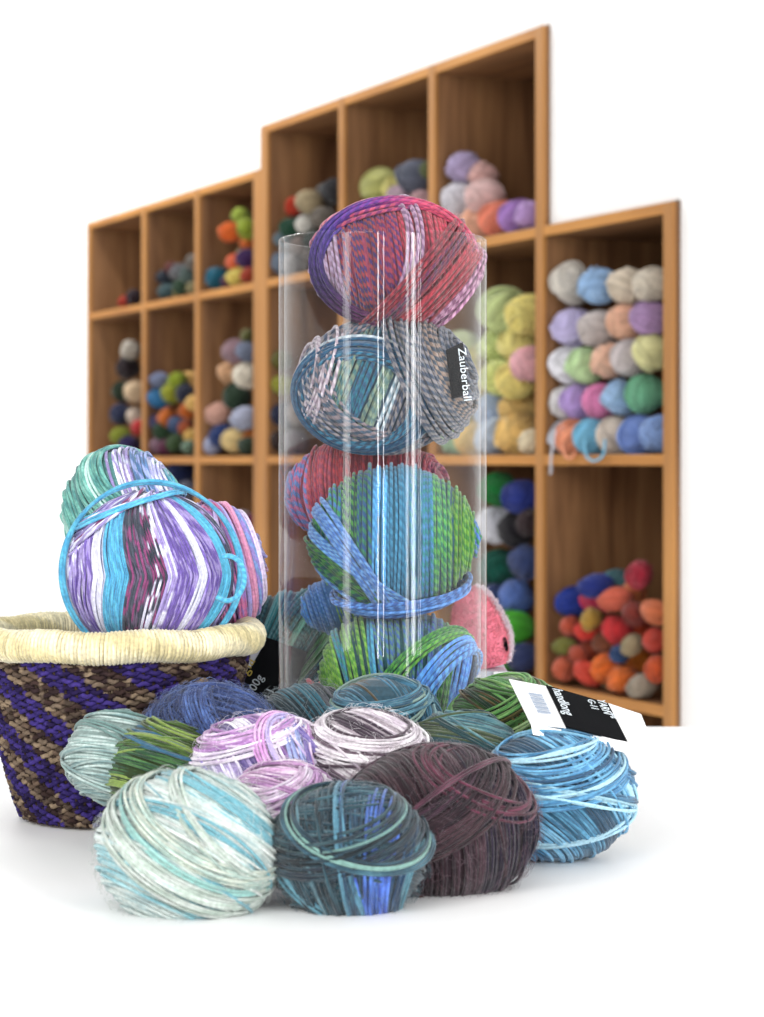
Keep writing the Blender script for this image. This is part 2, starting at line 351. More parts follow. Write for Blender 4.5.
b2 = ball(380, 387, 85, 65, 1.54, .050, [
    dict(r=.0013, period=.0075, n1=(1, 0, -.30), a1=-88, a2=88, stripes=[(1.6, 'c9b8bc', 'ad9aa6'), (1.8, '6d8090', '8b8c94'), (1.6, '8fa08c', '5c8a8c'), (1.0, '2f8296', '3a6c8c'), (.8, '9db09a', '7c9c98'), (.5, 'cfd6da', '9ab0bc'), (3.2, TA, TB_), (2.2, 'a8949a', '5e7488')]),
    dict(r=.0013, period=.0075, n1=(-.95, -.15, .2), a1=40, a2=66, lift=1.5, stripes=[(1, 'cfc4cb', 'b4a4b0')]),
    dict(r=.0013, period=.0075, n1=(.35, -.75, .15), a1=-2, a2=32, lift=1, stripes=[(1, TA, TB_), (1, '9c8e92', '54687c')]),
    dict(r=.0013, period=.0075, n1=(-.34, -1, -.30), a1=30, a2=52, lift=1, stripes=[(.5, 'c9d2d6', 'a8b8c4'), (2.4, '2c6f90', '2a5f84'), (1, '2f86a4', '2b5c7a')], thick=2),
    dict(r=.0013, period=.0075, n1=(.86, -.18, .30), a1=22, a2=78, lift=5, stripes=[(2, TA, TB_), (1, 'a89488', '546070'), (1.4, '8c8c94', '485c74')]),
    ], 'teal, grey and cream marled yarn ball with a black tag, second in the cylinder', '4a6070', CYG)
b3 = ball(368, 492, 81, 58, 1.578, .031, [
    dict(r=.0013, period=.0075, n1=(1, 0, .1), a1=-88, a2=88, kink=-.18, stripes=[(1.6, '7c9ccc', '9a86b4'), (1.6, 'c46a94', '6a88c0'), (1.4, 'c04a58', 'a8506c'), (2.6, 'b8303c', 'a03c50'), (2.5, '9c2c50', 'b03a4a'), (1.2, 'b0506c', '802c58')]),
    ], 'red, pink and pale blue marled yarn ball behind the blue-green one', '903048', CYG)
GR = '3f8a44'; GB = '2f6a9a'; BL = '3f78b8'; LB = '4f9cd8'; LG = '74a83c'
b4 = ball(395, 537, 84, 73, 1.515, .041, [
    dict(r=.0013, period=.0075, n1=(1, 0, 0), a1=-88, a2=88, stripes=[(1.4, '3f8a4c', '2f5c70'), (1.4, '4f9a44', '2c6a5c'), (1.2, '3a7cb8', '3f9a64'), (1.3, '549c48', '2a5c6c'), (.9, '2c5c8c', '3f8468'), (.9, '4fb4e4', '3f9cd4'), (1.3, '3f9cc0', '3a86a8'), (1.5, '4a90c0', '3f9a9c'), (1.2, '5fae58', '3f8a70'), (2.6, '78ac3c', '4f9448'), (1.4, '4f84cc', '4c9a6c')]),
    dict(r=.0013, period=.0075, n1=(.62, -.1, .75), a1=-72, a2=-28, lift=1.2, stripes=[(1, '3f6fb0', '5a9cc8'), (1, '3e8a48', '2c5c64'), (1.4, '4c8c3c', '2f6450'), (.8, '3c7cc0', '6aa8d8')]),
    dict(r=.0013, period=.0075, n1=(.86, .05, .5), a1=-42, a2=-28, lift=2, stripes=[(1, '3f78bc', '6a9cd0')]),
    dict(r=.0013, period=.0075, n1=(-.13, -.28, 1), a1=-58, a2=-38, lift=3, stripes=[(1, '2f5f9c', '3a78b8'), (1, '3f86cc', '5a9ee0'), (1, '2f64a8', '4c90d4')], thick=2),
    ], 'large blue and green striped yarn ball, fourth in the cylinder', '2f6a80', CYG)
b5 = ball(398, 668, 79, 60, 1.535, .052, [
    dict(r=.0013, period=.0075, n1=(.93, 0, .36), n2=(.95, 0, -.30), a1=-88, a2=88, stripes=[(2.2, '78ae34', '5a9440'), (1.6, '8cc03c', '6aa83c'), (.6, '4fa89c', '3f98b8'), (1.6, '84b840', '60a040'), (.5, '4cb0c8', '3f98c0'), (2.4, '3f74b4', '6a9c8c'), (1.6, '3c64b4', '4f94a0'), (1.1, '58a048', '2f7c48'), (1.6, '4fa4e4', '3c88d8'), (2.4, '2f4f74', '35607c')]),
    dict(r=.0013, period=.0075, n1=(.75, -.45, -.48), a1=18, a2=30, lift=2, stripes=[(1, '5caa44', '3c8a50'), (.6, '74b83c', '4c9c48')]),
    dict(r=.0013, period=.0075, n1=(.82, -.35, -.42), a1=32, a2=50, lift=2, stripes=[(1, '4fa8ec', '3f90e0'), (1, '5cb4f0', '3f84d0')]),
    ], 'lime green and bright blue striped yarn ball lowest in view in the cylinder', '3c6c70', CYG)
b6 = ball(332, 606, 32, 28, 1.585, .022, [
    dict(n1=(1, 0, .3), a1=-88, a2=88, stripes=[(1, '3f94e0', '5aa4d8'), (1, '4c84c8', '6a9cd0'), (1, '8cb84c', '74a84c'), (1, '3f84c8', None)])],
    'small blue and lime yarn ball squeezed at the left side of the cylinder', '3f7cb0', CYG)
b7 = ball(385, 786, 80, 56, 1.54, .052, [dict(n1=(1, 0, .2), a1=-88, a2=88, stripes=[(1, '3f6f9c', '4c8a7c'), (1, '4c8a4c', '3c6c8c')])],
    'blue-green yarn ball at the bottom of the cylinder, behind the heap', '3c6c80', CYG)

# --- text helper
def text_mesh(body, size, mat, parent, mtx, name='lettering', align='LEFT', extr=.0001):
    cu = bpy.data.curves.new(name, 'FONT'); cu.body = body; cu.size = size; cu.align_x = align; cu.extrude = extr; cu.resolution_u = 3
    t = bpy.data.objects.new(name, cu); COL.objects.link(t); bpy.context.view_layer.update()
    me = bpy.data.meshes.new_from_object(t.evaluated_get(bpy.context.evaluated_depsgraph_get()))
    bpy.data.objects.remove(t); me.transform(mtx); me.materials.clear()
    return link(name, me, mat, parent)
def frame(o, x, y):    # matrix with columns x,y,normal at origin o
    x = Vector(x).normalized(); n = x.cross(Vector(y)).normalized(); y = n.cross(x)
    return Matrix(((x.x, y.x, n.x, o[0]), (x.y, y.y, n.y, o[1]), (x.z, y.z, n.z, o[2]), (0, 0, 0, 1)))
BLK = simple('black_card', '0c0d10', .9, 0, .1); WHT = simple('white_card', 'f6f6f6', .6); INK = simple('pale_ink', 'dfe8ee', .6); BAR = simple('barcode_ink', '9aa6b8', .6)
GOLD = simple('gold_ink', 'c9b04c', .5); GREYC = simple('grey_card', 'b9bcc6', .6)
def sheet(name, quad, mat, parent, th=.0006, nx=10, bulge=0.0):
    """thin card from four world corners TL TR BR BL, local to parent (parent at rest transform offset)"""
    off = parent.location if parent else Vector((0, 0, 0))
    q = [Vector(c)-off for c in quad]; nrm = (q[1]-q[0]).cross(q[3]-q[0]).normalized(); V = []; Fc = []
    for side in (0, 1):
        for i in range(nx+1):
            t = i/nx; bz = math.sin(t*math.pi)*bulge
            for a, b in ((q[0], q[1]), (q[3], q[2])): V.append(a.lerp(b, t)+nrm*(bz+side*th))
    k = 2*(nx+1)
    for i in range(nx):
        Fc.append((2*i, 2*i+1, 2*i+3, 2*i+2)); Fc.append((k+2*i, k+2*i+2, k+2*i+3, k+2*i+1))
        Fc.append((2*i, 2*i+2, k+2*i+2, k+2*i)); Fc.append((2*i+1, k+2*i+1, k+2*i+3, 2*i+3))
    Fc.append((0, k, k+1, 1)); Fc.append((2*nx, 2*nx+1, k+2*nx+1, k+2*nx))
    me = bpy.data.meshes.new(name); me.from_pydata([tuple(x) for x in V], [], Fc)
    return link(name, me, mat, parent)
# tag of the second ball
tq = [at(446, 350, 1.495), at(463, 342, 1.500), at(469, 394, 1.500), at(452, 399, 1.495)]
tg = sheet('paper_tag', tq, BLK, b2, .0005, 6); tg['label'] = 'black tag with pale lettering'
xd = at(459, 394, 1.51)-at(455, 353, 1.51)
text_mesh('Zauberball', .0088, INK, tg, frame(at(458, 348, 1.4965)-b2.location, at(463, 392, 1.4965)-at(458, 348, 1.4965), at(465, 347, 1.4985)-at(458, 348, 1.4965)))
tg.children[0].location = (0, 0, 0)

# ---------------------------------------------------------------- heap in front
HG = 'yarn balls heaped on the table'
def add(*a, **k):
    k.setdefault('messy', 5); k.setdefault('period', .03)
    return ball(*a, group=HG, **k)
A_ = add(348, 855, 79, 70, 1.20, .043, [
    dict(n1=(.25, .3, 1), a1=-88, a2=88, r=.0010, stripes=[(1, '2c4a58', '3a6470'), (1, '3a6070', '26404c'), (1, '2f4c5c', '4c7480')]),
    dict(n1=(.9, -.1, .4), n2=(.95, -.1, -.3), a1=-40, a2=60, r=.0010, lift=1, stripes=[(1, '3c5c68', '2c4450'), (.5, '6a94a0', '4c7480'), (1.2, '2c4450', '3c6470'), (.4, '5f9ab0', None), (1, '2f5068', '3c6c84'), (1, '2c5ca8', '3a74c8'), (.6, '2a58b4', '3c78d8'), (1, '2f4c68', '3c6484'), (.5, '6aa0b0', None)]),
    dict(n1=(-.25, -.3, 1), a1=10, a2=45, r=.0010, lift=2, stripes=[(1, '2c3c4c', '3a5460'), (1, '34505c', '24343c'), (.3, '7ca4a0', None), (1, '2f4450', '44646c')]),
    dict(n1=(.3, -.5, 1), a1=24, a2=36, r=.00095, lift=3, stripes=[(1, '4c7c8c', '3a6070'), (.5, '8ab4ac', None), (1, '3c6474', '2c4c5c')]),
    ], 'dark teal yarn ball with a bright blue streak, nearest in the heap', '26404c', fz=dict(n=1000, ca='5c7c88'))
B_ = add(436, 827, 102, 82, 1.25, .045, [
    dict(n1=(1, .3, .35), n2=(1, .3, -.1), a1=-88, a2=88, r=.00095, stripes=[(1.2, '6c2c44', '54283c'), (.8, '7c3048', '6c3c48'), (1, '4c2c38', '6a4450'), (1.4, '54343f', '3c2834'), (1.4, '44303c', '5c404c'), (2.2, '30283c', '3c3048'), (2.4, '28243a', '383250')]),
    dict(n1=(.8, -.3, .75), a1=-52, a2=-22, r=.00095, lift=1.5, stripes=[(1, '6c2c48', '4c2434'), (.5, '7a4c50', '7c4c50'), (1, '5c2c40', '743450'), (.5, '7c5c54', '6c4c4c')]),
    dict(n1=(-.55, -.45, .9), a1=12, a2=46, r=.00095, lift=1.5, stripes=[(1, '44303a', '5a4048'), (.4, '5c404a', None), (1, '3c2c38', '4c343f'), (1, '54384a', '382834')]),
    dict(n1=(.62, -.3, -.62), a1=-6, a2=-3, r=.0009, lift=4, stripes=[(1, '74465a', '583044')]),
    ], 'fuzzy dark maroon and plum yarn ball, largest at the front of the heap', '3c2430', messy=2, fz=dict(n=1800, ca='7c5c6c'))
C_ = add(188, 850, 92, 80, 1.19, .045, [
    dict(n1=(.5, .3, 1), n2=(.7, .3, .8), a1=-88, a2=88, r=.0010, stripes=[(1, 'd0dad6', 'b0c4c4'), (.5, '8cc0c8', 'a8d0d4'), (1.5, 'dadfdb', 'c4d2ce'), (.4, '74b0bc', None), (1, 'a4bcbc', 'c8d0cc')]),
    dict(n1=(.55, -.3, .8), a1=-10, a2=30, r=.0010, lift=1.5, stripes=[(1.6, 'ccd4ce', 'b8c6bc'), (.5, '9ccac4', None), (1, 'c4ccc0', 'a8bcb4')])],
    'white and pale aqua yarn ball at the front left of the heap', 'c8d8d4', fz=dict(n=1000, ca='d0d6d0'))
D_ = add(284, 822, 62, 60, 1.285, .036, [
    dict(n1=(.2, .3, 1), a1=-88, a2=88, r=.00095, stripes=[(1, 'e8dce8', 'd4b8d4'), (.6, 'b084b4', 'c89cc8'), (1, 'efe6ee', 'dcc8dc'), (.6, '8c5c94', 'b08cb4'), (1, 'e4d0e2', 'cfa8cc')]),
    dict(n1=(-.3, -.3, 1), a1=20, a2=60, r=.00095, lift=1.2, stripes=[(1, 'f0e8f0', 'dccadc'), (.7, 'c49cc8', 'a87cb0'), (1, 'ecdff0', 'd8bcd8')])],
    'white and lilac yarn ball just above the dark teal one', 'c8a8c8', fz=dict(n=600, ca='f0e4f0'))
E_ = add(262, 775, 73, 60, 1.33, .038, [
    dict(n1=(.95, .3, .15), n2=(.8, .3, .6), a1=-88, a2=88, r=.00095, stripes=[(.6, 'e9e0f0', None), (.5, '7c6cb0', '9484c0'), (.7, 'efeaf4', 'd8d0e8'), (.5, '6c5c9c', '8070a8'), (.5, 'f0ecf4', None), (.4, '8c64a8', 'b084c0'), (.8, 'e8def0', 'ccb8e0'), (.5, '8894c8', 'a8b4dc'), (.6, 'e8d4ea', 'c890cc')]),
    dict(n1=(-.35, -.1, 1), a1=32, a2=62, r=.00095, lift=1.5, stripes=[(1, 'f4eef6', 'e0d0e8'), (.5, 'b888c4', None), (1, 'e8d4ec', 'cfa4d4')]),
    dict(n1=(.9, -.5, .6), a1=35, a2=55, r=.00095, lift=2, stripes=[(1, 'e4bce4', 'd49cd4'), (.6, 'c4b4e4', None), (.6, 'f0e4f4', None)])],
    'white and violet striped yarn ball below the blue fuzzy one', 'b0a0cc', fz=dict(n=600, ca='f4eef8'))
F_ = add(364, 768, 70, 60, 1.335, .038, [
    dict(n1=(.75, .3, .75), n2=(.55, .3, .85), a1=-88, a2=88, r=.00095, stripes=[(.8, 'ebe4e8', 'd8ccd4'), (.4, '6c5c6c', '8a7a88'), (.9, 'f0ecee', 'e0d8de'), (.35, '5c4c5c', None), (.7, 'e8e0e6', 'c8bcc8'), (.4, '786a78', None)]),
    dict(n1=(.1, -.3, 1), a1=25, a2=56, r=.00095, lift=1.4, stripes=[(1, 'f2eef0', 'e0d8de'), (.4, '84707e', None), (.9, 'ece6ea', 'd4cad2'), (.4, '645460', None)])],
    'white and grey-mauve striped yarn ball in the middle of the heap', 'b8acb4', fz=dict(n=800, ca='f4f0f4'))
G_ = add(210, 746, 70, 60, 1.38, .034, [
    dict(n1=(.35, .3, 1), a1=-88, a2=88, r=.00095, stripes=[(1, '3c5084', '4c68a4'), (1, '34446c', '445c90'), (1, '4c6cac', '3c5488')]),
    dict(n1=(.8, -.3, .6), a1=-30, a2=40, r=.00095, lift=1.2, stripes=[(1, '3c5490', '5474b0'), (1, '40588c', '2f3f68'), (1, '44609c', '5a80c0')])],
    'fuzzy denim blue yarn ball in front of the basket', '2f3f68', fz=dict(n=5200, ca='5474b4', pal=['4c68a4', '6c8cc8', '3c508c'], ln=.007))
H_ = add(308, 737, 60, 54, 1.415, .030, [
    dict(n1=(.7, .3, .7), n2=(1, .3, .2), a1=-88, a2=88, r=.0009, stripes=[(1, '4c6068', '3a4c54'), (1, '5c7078', '3c5058'), (.6, '3c7484', None), (1, '6a6c74', '4c545c'), (.6, '8a9090', None)])],
    'grey and teal yarn ball at the foot of the cylinder on the left', '38484f', fz=dict(n=800, ca='8a9498'))
I_ = add(382, 728, 62, 52, 1.405, .030, [
    dict(n1=(.55, .3, .8), n2=(.95, .3, -.4), a1=-88, a2=88, r=.0009, stripes=[(1, '4c7c8c', '3c6474'), (.4, 'a0b4a8', None), (1, '3c7088', '5c90a4'), (.4, '6a5c44', None), (1.2, '4484a0', '34687c'), (.5, '98b8bc', None), (1, '3c6878', '54848c')]),
    dict(n1=(-.1, -.25, 1), a1=30, a2=50, r=.0009, lift=1.2, stripes=[(1, '4c8094', '6aa0b0'), (.4, '8aa49c', None), (1, '3c6c84', '4c8498')])],
    'steel blue and teal yarn ball at the foot of the cylinder in the middle', '345c6c')
J_ = add(462, 760, 64, 50, 1.365, .030, [
    dict(n1=(.1, .3, 1), n2=(.4, .3, .9), a1=-88, a2=88, r=.0009, stripes=[(1, '5c8488', '4c7074'), (.6, '7c9c98', None), (1, '44707c', '5c8c94'), (.5, '5c6c50', None), (1, '4c7c88', '6a989c'), (.5, '34585c', None)])],
    'grey-teal yarn ball between the maroon one and the cylinder', '3c6068')
K_ = add(508, 724, 60, 49, 1.425, .032, [
    dict(n1=(.4, .3, .9), n2=(1, .3, .3), a1=-88, a2=88, r=.00095, stripes=[(.8, '5c8a44', '4c7c3c'), (.6, '7ca860', '94b870'), (.8, '3c6434', '4c7c48'), (.4, '6c5c30', '4c4424'), (.8, '4c8c44', '6caa54'), (.5, '9ab87c', None), (.8, '3c7c40', '58a050'), (.4, '2c4c38', None)]),
    dict(n1=(-.5, -.35, .9), a1=0, a2=48, r=.00095, lift=1.5, stripes=[(1, '74a054', '5c8c44'), (.5, 'a0bc84', None), (.8, '4c7c38', '6c9c50'), (.4, '6a6434', None), (1, '5c9c4c', '84b468')])],
    'green striped yarn ball under the paper label', '3c5c34')
L_ = add(556, 796, 80, 67, 1.335, .040, [
    dict(n1=(.5, .3, .9), n2=(1, .3, .35), a1=-88, a2=88, r=.00095, stripes=[(.8, '4c94bc', '3c80a8'), (.6, '84c0dc', '6ab0d4'), (.8, '3c7c9c', '5098b8'), (.6, '34607c', None), (.8, '54a4cc', '78bcdc'), (.5, 'a8d4e4', None), (.8, '2f6c8c', '4488ac')]),
    dict(n1=(-.15, -.35, 1), a1=16, a2=52, r=.00095, lift=1.5, stripes=[(1, '5ca8d0', '4490bc'), (.4, 'b0d8e8', None), (1, '3f84ac', '64acd0'), (.5, '34688c', None), (1, '6cb4d8', '4c98c4')])],
    'sky blue and turquoise yarn ball at the right, below the paper label', '34708c')
M_ = add(162, 772, 58, 52, 1.345, .030, [
    dict(n1=(.4, .3, 1), a1=-88, a2=88, r=.00095, stripes=[(1, '4c6c2c', '6c8c3c'), (.5, '8ca44c', None), (1, '3c6448', '54844c'), (.5, '34708c', None), (1, '5c7c34', '4c6428')])],
    'moss green yarn ball at the left edge of the heap', '3c5024')
N_ = add(116, 757, 52, 48, 1.36, .030, [
    dict(n1=(.2, .3, 1), a1=-88, a2=88, r=.00095, stripes=[(1, 'a8bcb8', '8ca8a8'), (1, 'c0d0cc', 'a0b8b4'), (.5, '7c9c98', None)])],
    'pale grey-green yarn ball at the far left in front of the basket', '8ca09c')
# under layer of the heap
for (x, y, hw, hh, Yy, c, lab) in [(205, 838, 42, 40, 1.375, '3c4c74', 'navy yarn ball buried under the fuzzy denim blue one'),
                                   (300, 832, 42, 36, 1.395, '3c5058', 'slate yarn ball buried under the grey and teal one'),
                                   (390, 822, 46, 38, 1.40, '2f5868', 'dark teal yarn ball buried behind the white and grey-mauve one'),
                                   (515, 812, 44, 30, 1.43, '3c5c3c', 'dark green yarn ball buried under the green striped one'),
                                   (470, 826, 40, 22, 1.37, '34505c', 'dark slate yarn ball buried behind the maroon one')]:
    add(x, y, hw, hh, Yy, .028, [dict(n1=(.7, .3, .5), a1=-88, a2=88, r=.00095, seg=48, stripes=[(1, c, None), (1, c, '5c6c78')])], lab, c)

# paper label lying on the heap
PL = empty('paper_label', at(560, 712, 1.36)); tag(PL, 'folded white and black paper yarn label with barcode, on the green ball', 'label')
c = dict(TL=at(509, 679, 1.385), BL=at(531, 724, 1.330), T1=at(546, 686, 1.385), B1=at(566, 727.5, 1.330), T2=at(608, 703, 1.385), B2=at(628, 742, 1.330), TR=at(641, 714, 1.388), BR=at(655, 748, 1.333))
s1 = sheet('barcode_panel', [c['TL'], c['T1'], c['B1'], c['BL']], WHT, PL, .0006)
s2 = sheet('printed_panel', [c['T1']+Vector((0, 0, .0008)), c['T2'], c['B2'], c['B1']+Vector((0, 0, .0008))], BLK, PL, .0006); s2['label'] = 'black printed panel'
s3 = sheet('end_panel', [c['T2'], c['TR'], c['BR'], c['B2']], WHT, PL, .0006)
lip = sheet('folded_edge', [c['BL'], c['B2'], c['B2']+Vector((-.001, -.004, -.006)), c['BL']+Vector((.001, -.004, -.006))], WHT, PL, .0006)
def on_quad(q, a, b):  # a along top, b down
    return (q[0].lerp(q[1], a)).lerp(q[3].lerp(q[2], a), b)
def card_text(q, a0, b0, a1, b1, size, body, mat, parent):
    P = on_quad(q, a0, b0); X = on_quad(q, a1, b1)-P; nr = (q[1]-q[0]).cross(q[3]-q[0]).normalized()
    if nr.y > 0: nr = -nr
    Yv = nr.cross(X)
    text_mesh(body, size, mat, parent, frame(P+nr*.0012-PL.location, X, Yv))
q2 = [c['T1'], c['T2'], c['B2'], c['B1']]; q1 = [c['TL'], c['T1'], c['B1'], c['BL']]
card_text(q2, .07, .06, .07, .96, .0105, 'handlong', INK, s2)
card_text(q2, .80, .02, .80, .90, .0085, 'YARN', INK, s2)
card_text(q2, .62, .10, .62, .90, .0075, 'G-11', INK, s2)
card_text(q2, .93, .30, .93, .90, .0070, '50g', INK, s2)
for i in range(14):
    b0 = .28+i*.034; wv = .012 if i % 3 else .024
    qq = [on_quad(q1, .36, b0), on_quad(q1, .74, b0), on_quad(q1, .74, b0+wv), on_quad(q1, .36, b0+wv)]
    o = sheet('barcode_bar', [p+Vector((0, -.0009, .0009)) for p in qq], BAR, PL, .0002, 1); o.parent = s1
# ---------------------------------------------------------------- basket
BZ = 1.50; bc = at(115, 636, BZ); RR = (263-115)/F*BZ-.009; BX = bc.x; RZ = bc.z
BK = empty('wicker_basket', (BX, BZ, TABLE)); tag(BK, 'round woven basket, purple and brown with a thick cream rim, holding sock yarn', 'basket')
def brad(z): t = (z-TABLE)/(RZ-TABLE); return RR*(.66+.34*min(1, t)**.8)
YW = Yarn(); nst = 76; rows = 46; seg = nst*6
th = np.arange(seg)*2*math.pi/seg
for k in range(rows):
    z = TABLE+.004+(RZ-.010-TABLE-.004)*k/(rows-1); R = brad(z)
    ro = R+.0016*np.cos(th*nst/2+k*math.pi)
    P = np.stack([ro*np.cos(th), ro*np.sin(th), np.full(seg, z-TABLE)+.0006*np.sin(th*nst+k)], 1)
    Nn = np.stack([np.cos(th), np.sin(th), 0*th], 1)
    ph = (th*nst/2/math.pi+k*.5)
    cell = np.floor(ph).astype(int)
    pal = [lin('3f2a7c'), lin('4a3290'), lin('33205c'), lin('8c7a68'), lin('6c5c50'), lin('a08c74'), lin('54403c'), lin('7c6858'), lin('4c3a3c')]
    rnd = RNG.integers(0, 100, 999)
    ca = np.array([pal[rnd[cc % 999] % 3] if (cc % 8) < 4 else pal[3+rnd[cc % 999] % 6] for cc in cell])
    YW.tube(P, Nn, .0017, ca, ca*.85, True, 6, .012)
for k in range(nst):
    a = 2*math.pi*k/nst; zz = np.linspace(TABLE+.002, RZ-.004, 10)
    R = np.array([brad(z) for z in zz]); P = np.stack([R*math.cos(a), R*math.sin(a), zz-TABLE], 1)
    YW.tube(P, np.tile([math.cos(a), math.sin(a), 0], (10, 1)), .0012, lin('4c3c34'), lin('5c4c40'), False, 5)
link('woven_body', YW.mesh('woven_body'), yarn_mat('wicker', fuzz=0), BK)
lathe('basket_base', [(.001, .002), (brad(TABLE), .002), (brad(TABLE), .007), (.001, .007)], simple('basket_base_straw', '6c5848', .8), BK, 64)
YR = Yarn(); turns = 230; n = turns*12; t = np.arange(n)/n*2*math.pi; ph = t*turns; rr = .0098
Nn = np.stack([np.cos(ph)*np.cos(t), np.cos(ph)*np.sin(t), np.sin(ph)], 1)
P = np.stack([(RR+rr*np.cos(ph))*np.cos(t), (RR+rr*np.cos(ph))*np.sin(t), RZ-TABLE+rr*np.sin(ph)+.0008*np.sin(t*9)], 1)
cv = lin('ece2c0')*(1+.1*smooth_noise(n, 260))[:, None]; cv2 = lin('dccfa0')*(1+.1*smooth_noise(n, 400))[:, None]
YR.tube(P, Nn, .0016*(1+.15*smooth_noise(n, 500)), np.clip(cv, 0, 1), np.clip(cv2, 0, 1), True, 6, .03)
tt = np.arange(128)*2*math.pi/128
YR.tube(np.stack([RR*np.cos(tt), RR*np.sin(tt), np.full(128, RZ-TABLE)], 1), np.stack([np.cos(tt), np.sin(tt), 0*tt], 1), .0098, lin('c4b68c'), lin('c4b68c'), True, 10)
rim = link('wrapped_rim', YR.mesh('wrapped_rim'), YM, BK); rim['label'] = 'thick cream raffia-wrapped rim'
# sock yarn in the basket
BG = 'sock yarn balls in the basket'
TQ = '4cb8d8'; LV = 'a898d0'; WH = 'dcdcee'; CH = '4c5464'; VI = '7a60b4'; MG = '9c4c84'
def meridian_ball(Yb, ax, stripes, r, kx, lift=0, seg=60):
    # strands run pole to pole with a bend at the waist, as in a machine-wound ball
    cnt = int(2*math.pi*ax[0]/(1.7*r))
    for i in range(cnt):
        t = (i+.5)/cnt; ph = 2*math.pi*t; la = np.linspace(-1.42, 1.42, seg)
        p = ph+kx*(1-np.abs(la)/1.42)*(1 if True else 0)
        S = np.stack([np.cos(la)*np.cos(p), np.cos(la)*np.sin(p), np.sin(la)], 1)
        Nn = S/ax; Nn /= np.linalg.norm(Nn, axis=1)[:, None]
        P = S*ax+Nn*(r*(lift+.5*smooth_noise(seg, 5, False)+(i % 3)*.5))[:, None]
        st = pick(stripes, (t*2) % 1); ca = np.tile(lin(st[1]), (seg, 1)); cb = np.tile(lin(st[2] or st[1]), (seg, 1))
        if len(st) > 3:
            k = 12
            for j in range(k):
                q = RNG.integers(0, len(st[3])+1)
                if q < len(st[3]): s0 = max(0, int((j+RNG.uniform(-.5, .5))*seg/k)); s1 = int((j+RNG.uniform(.5, 1.4))*seg/k); ca[s0:s1] = lin(st[3][q]); cb[s0:s1] = ca[s0:s1]
        f = 1+RNG.normal()*.06
        Yb.tube(P, Nn, r, np.clip(ca*f, 0, 1), np.clip(cb*f, 0, 1), False, 6, .02)
p = at(150, 573, 1.465); ax = np.array([84/F*1.465, .046, 82/F*1.465])
Yb = Yarn(); Yb.core(ax, lin('7c78a8'), f=.96)
# phi=-90deg faces camera => t=.75 ; stripes repeat every half turn so (t*2)%1: left edge .0 ... camera .5 ... right edge 1.0
meridian_ball(Yb, ax-.002, [(1.2, WH, LV, [LV, VI]), (.7, VI, LV), (.6, WH, None), (1.0, TQ, '3ca4cc'), (.9, CH, '7c6c88', [MG, '5c6474']), (.6, CH, MG, [WH]), (.5, WH, None, [LV]), (.9, LV, VI, [VI]), (.5, WH, None), (.9, VI, LV), (.9, TQ, '44b0d0'), (1.2, CH, '6c6478', [LV, '58607c']), (.7, LV, WH, [WH])], .0010, .38)
band(Yb, ax-.002, (.12, -1, .10), 10, 14, [(1, '54c0e0', '3cacd4')], lift=3.5, r=.0014, period=.02, wob=.005)
band(Yb, ax-.002, (-.35, .1, 1), 46, 56, [(1, '54c0e0', '3cacd4'), (.4, LV, WH), (.6, '44b8d8', None)], lift=2, r=.0013, period=.02)
band(Yb, ax-.002, (-.8, .0, 1), 48, 62, [(1, LV, WH), (.4, WH, MG), (.6, '8c84b8', None)], lift=1, r=.0012, period=.02)
s = link('yarn_ball', Yb.mesh('yarn_ball'), YM); s.location = p
tag(s, 'turquoise, purple and charcoal striped sock yarn ball at the front of the basket', 'yarn ball', BG)
# loose loop of turquoise yarn
t = np.linspace(0, 1, 40); ang = np.linspace(1.9, -2.2, 40)
P = np.stack([(233-150+2+17*np.cos(ang))/F*1.42, np.full(40, -.048)+.004*np.sin(ang), (566-572+22*np.sin(ang))/F*1.42*1.0], 1)
P[:, 2] += .003
Yt = Yarn(); Yt.tube(P, np.tile([0, -1., 0], (40, 1)), .0018, lin('54c0e0'), lin('3cacd4'), False, 8, .004)
lp = link('loose_loop', Yt.mesh('loose_loop'), YM, s); lp['label'] = 'loose turquoise loop'
p2 = ball(207, 572, 59, 68, 1.545, .036, [
    dict(n1=(1, 0, -.05), n2=(1, 0, .5), a1=-88, a2=88, r=.0012, period=.02, stripes=[(1, WH, LV), (1, 'a86ca8', '7c64a8'), (1, TQ, LV), (.6, 'd078b0', None), (.8, '7c74b8', LV), (.6, 'e08cbc', 'c870a8'), (.6, 'c8b8e4', None), (.6, 'd86c9c', None), (.8, '9c8cd4', '84a0d8'), (.4, 'e8a8cc', None), (.8, 'b4a8e8', 'd8d0f4')]),
    dict(n1=(.85, .30, .25), a1=10, a2=50, r=.0012, period=.02, lift=1.5, stripes=[(.6, 'd070a8', 'a880c8'), (.4, 'b4a8e8', None), (.5, 'e49cc0', None), (.6, 'a894dc', '84a8e0'), (.4, 'ecdcf4', None)]),
    ], 'lilac, pink and violet sock yarn ball at the right of the basket', '8c78b0', BG)
p3 = ball(122, 512, 60, 64, 1.56, .038, [
    dict(n1=(.9, -.1, .45), a1=-88, a2=88, r=.0012, period=.02, stripes=[(1, '6cb4ac', '84c4b8'), (.3, 'b4dcd4', None), (1.2, '64a8a4', '7cc0b4'), (.4, '4c8c8c', None), (1.2, '74bcb4', '9cd4c8'), (1, 'd8dcf0', LV, [LV, 'f0f0f8']), (.6, '5c88b8', 'a0b0e0'), (.8, 'e0e4f4', 'b4b4e4'), (.7, '4cb4cc', '8cc8d8')]),
    dict(n1=(.55, -.5, .75), a1=12, a2=44, r=.0012, period=.02, lift=1.5, stripes=[(1, '6cb8ac', '8cccc0'), (.3, 'c4e4dc', None), (1, '5ca4a0', '78bcb0')])],
    'mint and pale blue sock yarn ball at the back left of the basket', '649c98', BG)
